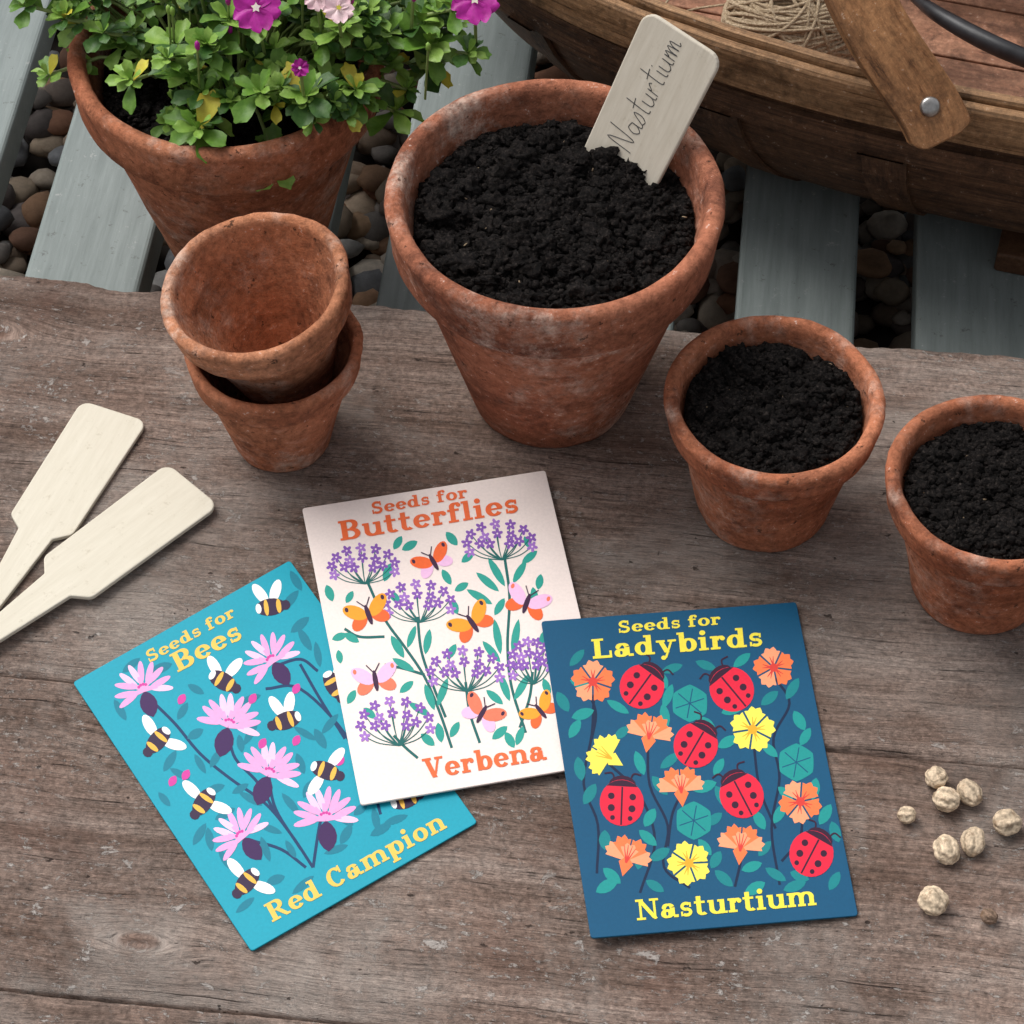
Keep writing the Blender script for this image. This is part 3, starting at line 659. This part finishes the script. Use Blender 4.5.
def campion(c,r,ang,spread=75):
    cb=dirp(c,ang+180,r*.55); pk.leaf(cb[0],cb[1],r*1.0,r*.62,ang,'calyx')
    for k in range(5):
        a=ang-spread+2*spread*k/4
        for d in (-10,10):
            p=dirp(c,a+d,r*.64); pk.ell(p[0],p[1],r*.42,r*.115,a+d*1.5,'pink' if (k+(d>0))%3 else 'pink2',14)
        pk.stroke([c,dirp(c,a,r*.5)],r*.16,'pink',smooth=False)
    for k in range(4): p=dirp(c,ang-40+27*k,r*.2); pk.ell(p[0],p[1],1.6,1.6,0,'mag',8)
campion((143,690),28,110,95);campion((272,662),28,125,95);campion((228,727),31,75,80);campion((268,776),31,70,80);campion((325,820),31,95,85);campion((242,838),28,130,90)
for p in ((252,700),(181,700),(262,745),(296,742),(173,782),(340,762),(296,690),(186,776)): pk.leaf(p[0],p[1],12,8,60,'mag')
def bee(c,s,ang,wa=(60,115)):
    for k in wa:
        p=dirp(c,ang+k,s*.85); pk.ell(p[0],p[1],s*.62,s*.27,ang+k,'white',16)
    pk.ell(c[0],c[1],s*.78,s*.44,ang,'dark',20)
    h=dirp(c,ang,s*.78); pk.ell(h[0],h[1],s*.24,s*.26,ang,'dark',10)
    for d,wd in ((.42,.13),(-.22,.12)):
        p=dirp(c,ang,s*d); hh=.44*math.sqrt(1-(d/.78)**2)*s; pk.ell(p[0],p[1],s*wd,hh,ang,'honey',12)
    p=dirp(c,ang+180,s*.62); pk.ell(p[0],p[1],s*.15,s*.26,ang,'white',12)
for c,a,wv in (((270,607),8,(65,120)),((222,682),-30,(80,150)),((158,741),-130,(115,-110)),((286,722),-160,(-75,-120)),((325,772),-20,(70,-105)),((204,803),-125,(105,-100)),((247,882),-130,(110,-100)),((334,686),-60,(70,130)),((405,800),20,(70,120))): bee(c,20,a,wv)
text(pk,'Seeds for',(148,663),(235,616),12,'gold'); text(pk,'Bees',(177,673),(243,638),20,'gold'); text(pk,'Red Campion',(272,922),(447,827),19,'gold')
e=empty('seed_packet.002'); pk.finish(e,'bg','#0d7f92')

# ------------------------------------------------------------------ plant labels
def mat_label(name,a_,b_):
    w=N(name,.65,.25); v=w.coord((10,1,1)); a=w.noise(v,45,6,.7); g=w.noise(w.coord(),260,5,.75); c=w.mix(w.ramp(a,[(.3,0),(.7,1)]),a_,b_); c=w.mix(w.math('MULTIPLY',w.ramp(g,[(.60,0),(.72,1)]),.4),c,(a_[0]*.6,a_[1]*.55,a_[2]*.45,1)); w.col(c); w.bump(w.math('ADD',a,w.math('MULTIPLY',g,.4)),.25,.0004); return w.m
M_LAB=mat_label('pale_label_wood',(.62,.57,.46,1),(.70,.65,.54,1)); M_LAB2=mat_label('weathered_label_wood',(.54,.48,.385,1),(.66,.60,.50,1))
def label(name,M,mat,k=1):
    o=[];W2=.0133
    def arc(cx,cy,r,a0,a1):
        for i in range(6): a=math.radians(a0+(a1-a0)*i/5); o.append((cx+r*math.cos(a),cy+r*math.sin(a)))
    o.append((0.0012,-.066));o.append((.0022,-.064)); o.append((.0072,-.007)); arc(W2-.0035,-.0005,.0035,-50,0); arc(W2-.0035,.0535,.0045,0,90); arc(-W2+.0035,.0535,.0045,90,180); arc(-W2+.0035,-.0005,.0035,180,230); o.append((-.0072,-.007)); o.append((-.0022,-.064));o.append((-.0012,-.066))
    n=len(o); vs=[(x,y,0) for x,y in o]+[(x,y,.0020) for x,y in o]
    F=[tuple(range(n))[::-1],tuple(range(n,2*n))]+[(i,(i+1)%n,n+(i+1)%n,n+i) for i in range(n)]
    e=empty(name); e.matrix_world=M@Matrix.Diagonal((k,k,k,1)); b=mk('label_blade',vs,F,mat,e); bv=b.modifiers.new('b','BEVEL'); bv.width=.0005; bv.segments=2; bv.limit_method='ANGLE'
    return e
label('plant_label',Matrix.Translation((-.1712,-.0053,.0003))@Matrix.Rotation(math.radians(-22),4,'Z'),M_LAB,.97)
label('plant_label.001',Matrix.Translation((-.1580,-.0315,.0026))@Matrix.Rotation(math.radians(-44),4,'Z')@Matrix.Rotation(math.radians(-.8),4,'X'),M_LAB,1.0)
Xa=Vector((.0238,-.0182,-.0046)).normalized(); Ya=Vector((.0178,.0126,.042)).normalized(); Ya=(Ya-Xa*Ya.dot(Xa)).normalized(); Za=Xa.cross(Ya)
top=Vector((.0610,.1015,.142)); k=1.16; org=top-Ya*.058*k
M=Matrix((Xa,Ya,Za)).transposed().to_4x4(); M.translation=org
lab=label('plant_label.002',M,M_LAB2,k)
HW={'N':(.75,[[(0,0),(.12,1),(.48,.05),(.66,1.1)]]),'a':(.52,[[(.38,.42),(.15,.45),(.05,.2),(.2,.02),(.38,.2),(.4,.42),(.4,.05),(.52,.02)]]),'s':(.42,[[(0,.02),(.28,.5),(.33,.2),(.18,0),(.02,.06)]]),
't':(.42,[[(.22,.95),(.15,.1),(.3,0)],[(.0,.6),(.42,.66)]]),'u':(.52,[[(.05,.42),(.05,.08),(.2,0),(.36,.15),(.4,.42),(.38,.05),(.5,0)]]),'r':(.42,[[(.05,0),(.1,.42),(.12,.28),(.3,.46),(.38,.38)]]),
'i':(.26,[[(.1,.42),(.1,.05),(.22,0)],[(.14,.62),(.17,.66)]]),'m':(.8,[[(.05,0),(.08,.42),(.1,.25),(.24,.44),(.28,0),(.32,.28),(.46,.44),(.5,.02),(.53,.28),(.66,.44),(.7,.05),(.82,.1)]])}
cu=bpy.data.curves.new('handwriting','CURVE'); cu.dimensions='3D'; cu.bevel_depth=.00015; cu.bevel_resolution=1
x=0; sc=.0078
for ch in 'Nasturtium':
    wd,sts=HW[ch]
    for st in sts:
        P=catmull(st,5); sp=cu.splines.new('POLY'); sp.points.add(len(P)-1)
        for i,p in enumerate(P): sp.points[i].co=(.0012-p[1]*sc*1.2,.0155+(x+p[0])*sc,.00202,1)
    x+=wd
w=N('graphite_pencil',.5,.4); w.col(w.ramp(w.noise(w.coord(),2000,2),[(.3,(.02,.02,.022,1)),(.7,(.07,.07,.07,1))])); cu.materials.append(w.m)
ho=bpy.data.objects.new('handwriting',cu); COL.objects.link(ho); ho.parent=lab

# ------------------------------------------------------------------ seeds
Vb,Tb=ico(5)
w=N('nasturtium_seed_husk',.8,.2); a_=w.n('ShaderNodeAttribute'); a_.attribute_name='tint'; v=w.coord(); a=w.noise(v,600,5,.78); b=w.noise(v,200,4,.7)
c=w.mix(.8,a_.outputs['Color'],w.ramp(a,[(.34,.6),(.5,1),(.66,1.35)]),'MULTIPLY'); c=w.mix(w.ramp(b,[(.56,0),(.66,.6)]),c,(.19,.11,.06,1)); w.col(c); w.bump(a,.5,.0005); MS=w.m
seeds=[(.1443,-.1173,.0039),(.1468,-.1261,.0045),(.1549,-.1233,.0039),(.1331,-.1316,.0031),(.1661,-.1355,.0048),(.1449,-.1456,.0042),(.1542,-.1425,.0039),(.1386,-.1654,.0047),(.1566,-.1703,.0027)]
for i,(x,y,r) in enumerate(seeds):
    vs=[];cl=[]
    rn=random.uniform(.9,1.12); el=random.uniform(.95,1.3)
    for v_ in Vb:
        d=Vector(v_); th=math.atan2(d.y,d.x)
        rid=math.sin(th*6+2.2*mn.noise(d*1.4+Vector((i*5,0,0)))+.9*d.z); rid=-abs(rid)**.7 if rid<0 else rid*.5
        n2=mn.noise(d*5+Vector((i,4,0)))
        f=1+.07*rid*(1-d.z*d.z)**.6+.13*mn.noise(d*1.5+Vector((i*9,1,0)))+.045*n2+.02*mn.noise(d*15+Vector((i,4,0)))
        vs.append((d.x*r*f*1.02,d.y*r*f*.90,d.z*r*f*el))
        g=rn*(1.02+.42*min(0,rid)*(1-d.z*d.z)**.6+.35*n2); g=max(.35,g); cl.append((.66*g,.52*g,.37*g,1))
    if i==8: cl=[(c_[0]*.35,c_[1]*.3,c_[2]*.3,1) for c_ in cl]
    o=mk_tris('nasturtium_seed' if i==0 else 'nasturtium_seed.%03d'%i,np.array(vs),Tb,MS,None,smooth=True,cols=np.array(cl))
    o.location=(x,y,r*.86); o.rotation_euler=(random.uniform(1.1,1.7),random.uniform(0,.5),random.uniform(0,6))

# ------------------------------------------------------------------ garden trug
TL_=(.2310,.2780,0); TA=math.radians(-15.5)
trug=empty('garden_trug',TL_); trug.rotation_euler=(0,0,TA); AA,BB=.285,.152
M_IN=mat_wood('trug_board_inner',(.19,.080,.044,1),(.33,.155,.090,1),(1,12,1)); M_FL=mat_wood('trug_floor_board',(.24,.105,.060,1),(.38,.19,.115,1),(1,9,1),kind='Object',scale=22)
M_OUT=mat_wood('trug_board_outer',(.065,.030,.016,1),(.165,.083,.042,1),(1,12,1)); M_RIM=mat_wood('trug_rim_wood',(.19,.095,.040,1),(.42,.245,.125,1),(1,10,1),.5); M_HAN=mat_wood('trug_handle_wood',(.18,.075,.028,1),(.42,.205,.088,1),(1,8,1),.45)
def oval(s,a,z):
    ca,sa=math.cos(a),math.sin(a); n_=2.25
    return (AA*s*math.copysign(abs(ca)**(2/n_),ca),BB*s*math.copysign(abs(sa)**(2/n_),sa),z)
ZR=.0125
def prof(t): return .68+.305*math.sin(t*math.pi/2)**.85, -.028+.094*t**1.3
def band(name,rows,mat,parent,seg=200,closed=True):
    vs=[];uv=[];n=len(rows)
    for i in range(seg+1):
        a=2*math.pi*i/seg
        for j,(s,z,ex) in enumerate(rows):
            p=oval(s,a,z+.0008*mn.noise(Vector((math.cos(a)*4,math.sin(a)*4,s*30+z*90)))+.0003*mn.noise(Vector((a*12,s*30,z*90)))); d=Vector((math.cos(a),math.sin(a),0))*(ex+.0003*mn.noise(Vector((a*9,z*50,3))))
            vs.append((p[0]+d.x,p[1]+d.y,p[2])); uv.append((i/seg*1.35,j*.02))
    F=[]
    for i in range(seg):
        for j in range(n if closed else n-1):
            jj=(j+1)%n; F.append((i*n+j,(i+1)*n+j,(i+1)*n+jj,i*n+jj))
    return mk(name,vs,F,mat,parent,uv=uv)
nst=4
for k_ in range(nst):
    t0=k_/nst; t1=min(1,(k_+1)/nst+.05); tm=(t0+t1)/2
    (s0,z0),(sm_,zm),(s1,z1)=prof(t0),prof(tm),prof(t1)
    band('side_board_%d'%(k_+1),[(s0,z0,.0026),(sm_,zm,.0018),(s1,z1,.0004),(s1,z1,-.0012),(sm_,zm,0),(s0,z0,.0006)],M_OUT,trug)
    band('inner_board_%d'%(k_+1),[(s0,z0,-.0004),(sm_,zm,-.0012),(s1,z1,-.0022)],M_IN,trug,closed=False)
band('rim_outer',[(1.0,.046+ZR,.0005),(1.0,.046+ZR,.0050),(1.0,.0635+ZR,.0054),(1.0,.065+ZR,.0045),(1.0,.065+ZR,.0012),(1.0,.0635+ZR,.0005)],M_RIM,trug)
band('rim_inner',[(.972,.050+ZR,-.0010),(.972,.050+ZR,.0036),(.972,.0655+ZR,.0040),(.972,.067+ZR,.0034),(.972,.067+ZR,.000),(.972,.0655+ZR,-.0010)],M_RIM,trug)
band('rim_lower',[(.985,.026+ZR,.0002),(.985,.026+ZR,.0030),(.990,.0385+ZR,.0034),(.990,.0385+ZR,.0004)],M_OUT,trug)
for j,aa in enumerate(np.radians([200,226,248,262,291,306,322,345,20,60,90,120,160])):   # upright willow laths
    vs=[];F=[]
    for i in range(9):
        t=i/8; s_,z_=prof(t)
        for da,ex in ((-.030,.0022),(-.030,.0040),(.030,.0040),(.030,.0022)):
            p=oval(s_,aa+da,z_); d=Vector((math.cos(aa),math.sin(aa)*1.6,0)).normalized()*ex; vs.append((p[0]+d.x,p[1]+d.y,min(z_,.0385)))
    for i in range(8):
        for q_ in range(4): F.append((i*4+q_,i*4+(q_+1)%4,(i+1)*4+(q_+1)%4,(i+1)*4+q_))
    F.append((0,1,2,3)); F.append((35,34,33,32))
    mk('lath_%d'%(j+1),vs,F,M_OUT,trug,uv=[(v_[2]*1.0,(i_%4)*.01+j) for i_,v_ in enumerate(vs)])
vs=[(0,0,-.0265)];uv=[(0,0)]
for i in range(96): p=oval(.69,2*math.pi*i/96,-.0265); vs.append(p); uv.append((p[0],p[1]))
vs2=[(v_[0],v_[1],-.0290) for v_ in vs]
mk('floor_board',vs+vs2,[(0,1+i,1+(i+1)%96) for i in range(96)]+[(97,98+(i+1)%96,98+i) for i in range(96)],M_FL,trug,uv=uv+uv)
for j,yy in enumerate((-.072,-.036,0,.036,.072)):
    L_=AA*.66*(1-abs(yy/(BB*.72))**2.25)**(1/2.25)
    slab('floor_slat_%d'%(j+1),-L_,L_,yy-.0174,yy+.0174,-.0262,-.0238,M_FL,trug,.0006)
for j,x in enumerate((-.165,.002,.165)): slab('foot_%d'%(j+1),x,x+.030,-.124,.124,-.0398,-.0293,M_OUT,trug)
tr_inv=(Matrix.Translation(TL_)@Matrix.Rotation(TA,4,'Z')).inverted()
def ribbon(name,pts,width,th,wv,mat,parent):
    P=catmull(pts,10); vs=[];F=[];uv=[];n=len(P);L=0
    for i in range(n):
        p=Vector(P[i]); d=(Vector(P[min(i+1,n-1)])-Vector(P[max(i-1,0)])).normalized(); wd=(Vector(wv)-d*Vector(wv).dot(d)).normalized(); nn=wd.cross(d).normalized()
        if i: L+=(p-Vector(P[i-1])).length
        k_=1.0
        if i<4: k_=(.55,.78,.90,.97)[i]
        for a,b in ((-1,-1),(1,-1),(1,1),(-1,1)): vs.append(tr_inv@(p+wd*a*width/2*k_+nn*b*th/2)); uv.append((L,(a+1)*.01+b*.003))
    for i in range(n-1):
        for j in range(4): F.append((i*4+j,i*4+(j+1)%4,(i+1)*4+(j+1)%4,(i+1)*4+j))
    F+=[(3,2,1,0),tuple((n-1)*4+j for j in range(4))]
    o=mk(name,vs,F,mat,parent,uv=uv); b=o.modifiers.new('b','BEVEL'); b.width=.0008; b.segments=2; b.limit_method='ANGLE'; return o
hp=[(.1605,.1175,.0745),(.1540,.1250,.0850),(.1275,.1500,.117),(.108,.200,.156),(.112,.270,.176),(.134,.335,.164),(.165,.395,.12),(.19,.425,.07)]
ribbon('handle',hp,.0240,.008,(1,.45,.35),M_HAN,trug)
w=N('steel_bolt',.35,.5); w.b.inputs['Metallic'].default_value=.9; w.col(w.ramp(w.noise(w.coord(),300,3),[(.3,(.25,.24,.23,1)),(.7,(.5,.48,.46,1))])); M_ST=w.m
bo=lathe('bolt_head',[(0,-.001),(.0038,-.001),(.0038,.0006),(.003,.0014),(0,.0016)],M_ST,trug,24,0,0)
d=(Vector(hp[1])-Vector(hp[0])).normalized(); wv=Vector((1,.45,.35)); wv=(wv-d*wv.dot(d)).normalized(); nn=wv.cross(d).normalized()
if nn.y>0: nn=-nn
bp=Vector(hp[1])+nn*.0046; R3=tr_inv.to_3x3()
bo.rotation_mode='QUATERNION'; bo.rotation_quaternion=Vector((0,0,1)).rotation_difference((R3@nn).normalized()); bo.location=tr_inv@bp

# jute twine ball
tw=empty('twine_ball',(.1205,.2650,.0005)); cu=bpy.data.curves.new('wound_twine','CURVE'); cu.dimensions='3D'; cu.bevel_depth=.0008; cu.bevel_resolution=2
for k_ in range(190):
    if k_%3: ax_=Vector((random.gauss(0,.25),random.gauss(0,.3)+.5,1)).normalized()
    else: ax_=Vector((random.gauss(0,1),random.gauss(0,1)*.5,random.gauss(0,1)*.5)).normalized()
    a_=ax_.orthogonal().normalized(); b_=ax_.cross(a_); rr=.0240+random.uniform(-.0016,.0012); off=random.uniform(-.7,.7)
    sp=cu.splines.new('POLY'); sp.points.add(39); sp.use_cyclic_u=True
    ph=random.uniform(0,6)
    for i in range(40):
        a=2*math.pi*i/40; p=(a_*math.cos(a)+b_*math.sin(a))*math.sqrt(1-off*off)*rr*(1+.012*math.sin(a*3+ph))+ax_*off*rr; sp.points[i].co=(p.x*1.2,p.y,p.z,1)
w=N('jute_twine',.95,.1); v=w.coord(); a=w.noise(v,900,5,.8); w.col(w.ramp(a,[(.35,(.30,.205,.12,1)),(.65,(.70,.57,.40,1))])); w.bump(a,1,.001); cu.materials.append(w.m)
o=bpy.data.objects.new('wound_twine',cu); COL.objects.link(o); o.parent=tw
V_,T_=ico(3); mk('twine_core',[(v_[0]*.0272,v_[1]*.0226,v_[2]*.0226) for v_ in V_],[tuple(t) for t in T_],w.m,tw,smooth=True)
cu=bpy.data.curves.new('twine_fuzz','CURVE'); cu.dimensions='3D'; cu.bevel_depth=.00007; cu.bevel_resolution=0
for i in range(260):
    d=Vector((random.gauss(0,1),random.gauss(0,1),random.gauss(0,1))).normalized(); p=Vector((d.x*.0285,d.y*.0240,d.z*.0240)); q=d.orthogonal().normalized(); q.rotate(Matrix.Rotation(random.uniform(0,6.28),3,d)); L=random.uniform(.0015,.004)
    sp=cu.splines.new('POLY'); sp.points.add(3)
    for j in range(4): t=j/3; r_=p+q*L*t+d*(L*.6*t*t*random.uniform(.3,1)); sp.points[j].co=(*r_,1)
cu.materials.append(w.m); o=bpy.data.objects.new('twine_fuzz',cu); COL.objects.link(o); o.parent=tw
cu=bpy.data.curves.new('loose_twine','CURVE'); cu.dimensions='3D'; cu.bevel_depth=.0005
for pts in ([(.022,-.01,.018),(.030,-.03,.015),(.034,-.050,.02),(.036,-.062,.03)],[(-.02,-.01,.01),(-.045,-.01,.0),(-.06,.01,-.01),(-.05,.03,-.01)],[(.024,0,.01),(.040,-.015,.012),(.045,-.040,.02),(.038,-.056,.03)],[(-.015,-.018,.0),(-.03,-.03,-.01),(-.055,-.02,-.01),(-.07,-.03,-.005)],[(-.02,.005,.008),(-.05,.012,-.006),(-.075,-.005,-.014),(-.085,.02,-.016)],[(0,-.02,.008),(-.006,-.036,.0),(-.018,-.048,-.012),(-.03,-.04,-.018)]):
    P=catmull(pts,10); sp=cu.splines.new('POLY'); sp.points.add(len(P)-1)
    for i,p in enumerate(P): sp.points[i].co=(*p,1)
cu.materials.append(w.m); o=bpy.data.objects.new('loose_end',cu); COL.objects.link(o); o.parent=tw

# garden snips lying in the trug
sn=empty('garden_snips'); w=N('black_tool_grip',.4,.5); w.col(w.ramp(w.noise(w.coord(),200,3),[(.3,(.012,.012,.014,1)),(.7,(.03,.03,.034,1))])); MB=w.m
def tcurve(name,pts,rad,mat,parent):
    cu=bpy.data.curves.new(name,'CURVE'); cu.dimensions='3D'; cu.bevel_depth=rad; cu.bevel_resolution=4; cu.use_fill_caps=True; P=catmull(pts,10); sp=cu.splines.new('POLY'); sp.points.add(len(P)-1)
    for i,p in enumerate(P): sp.points[i].co=(*p,1); sp.points[i].radius=.65+.5*math.sin(math.pi*i/(len(P)-1))
    cu.materials.append(mat); o=bpy.data.objects.new(name,cu); COL.objects.link(o); o.parent=parent
tcurve('grip_1',[(.174,.282,.0),(.184,.262,.006),(.203,.243,.008),(.228,.232,.004),(.250,.228,-.004)],.0036,MB,sn)
tcurve('grip_2',[(.172,.300,-.004),(.200,.312,-.008),(.235,.290,-.010),(.250,.228,-.008)],.0036,MB,sn)
o=mk('blades',[(.248,.230,-.010),(.256,.224,-.010),(.310,.215,-.014),(.250,.222,-.010),(.248,.230,-.008),(.256,.224,-.008),(.310,.215,-.0135),(.250,.222,-.008)],[(3,2,1,0),(4,5,6,7),(0,1,5,4),(1,2,6,5),(2,3,7,6),(3,0,4,7)],M_ST,sn)

# ------------------------------------------------------------------ light, sky, camera
wd=bpy.data.worlds.new('World'); scene.world=wd; wd.use_nodes=True; nt=wd.node_tree; bg=nt.nodes['Background']
sky=nt.nodes.new('ShaderNodeTexSky'); sky.sky_type='NISHITA'; sky.sun_disc=False; sky.sun_elevation=math.radians(58); SAZ=math.radians(-50); sky.sun_rotation=SAZ; sky.dust_density=4; sky.air_density=1
hs=nt.nodes.new('ShaderNodeHueSaturation'); hs.inputs['Saturation'].default_value=.18; nt.links.new(sky.outputs[0],hs.inputs['Color']); nt.links.new(hs.outputs[0],bg.inputs['Color']); bg.inputs['Strength'].default_value=.15
ld=bpy.data.lights.new('sun','SUN'); ld.energy=1.95; ld.angle=math.radians(38); ld.color=(1,.972,.935); lo_=bpy.data.objects.new('sun',ld); COL.objects.link(lo_)
EL=math.radians(58); sd=Vector((math.sin(SAZ)*math.cos(EL),math.cos(SAZ)*math.cos(EL),math.sin(EL)))
lo_.rotation_mode='QUATERNION'; lo_.rotation_quaternion=Vector((0,0,1)).rotation_difference(sd)
cd=bpy.data.cameras.new('camera'); cam=bpy.data.objects.new('camera',cd); COL.objects.link(cam); cd.sensor_width=36; cd.lens=2700/1024*36; cd.clip_start=.01; cd.clip_end=200
cam.location=(0,-.6114,.7825); cam.rotation_euler=(math.radians(38),0,0); scene.camera=cam
scene.view_settings.view_transform='Standard'; scene.view_settings.look='None'; scene.view_settings.exposure=0
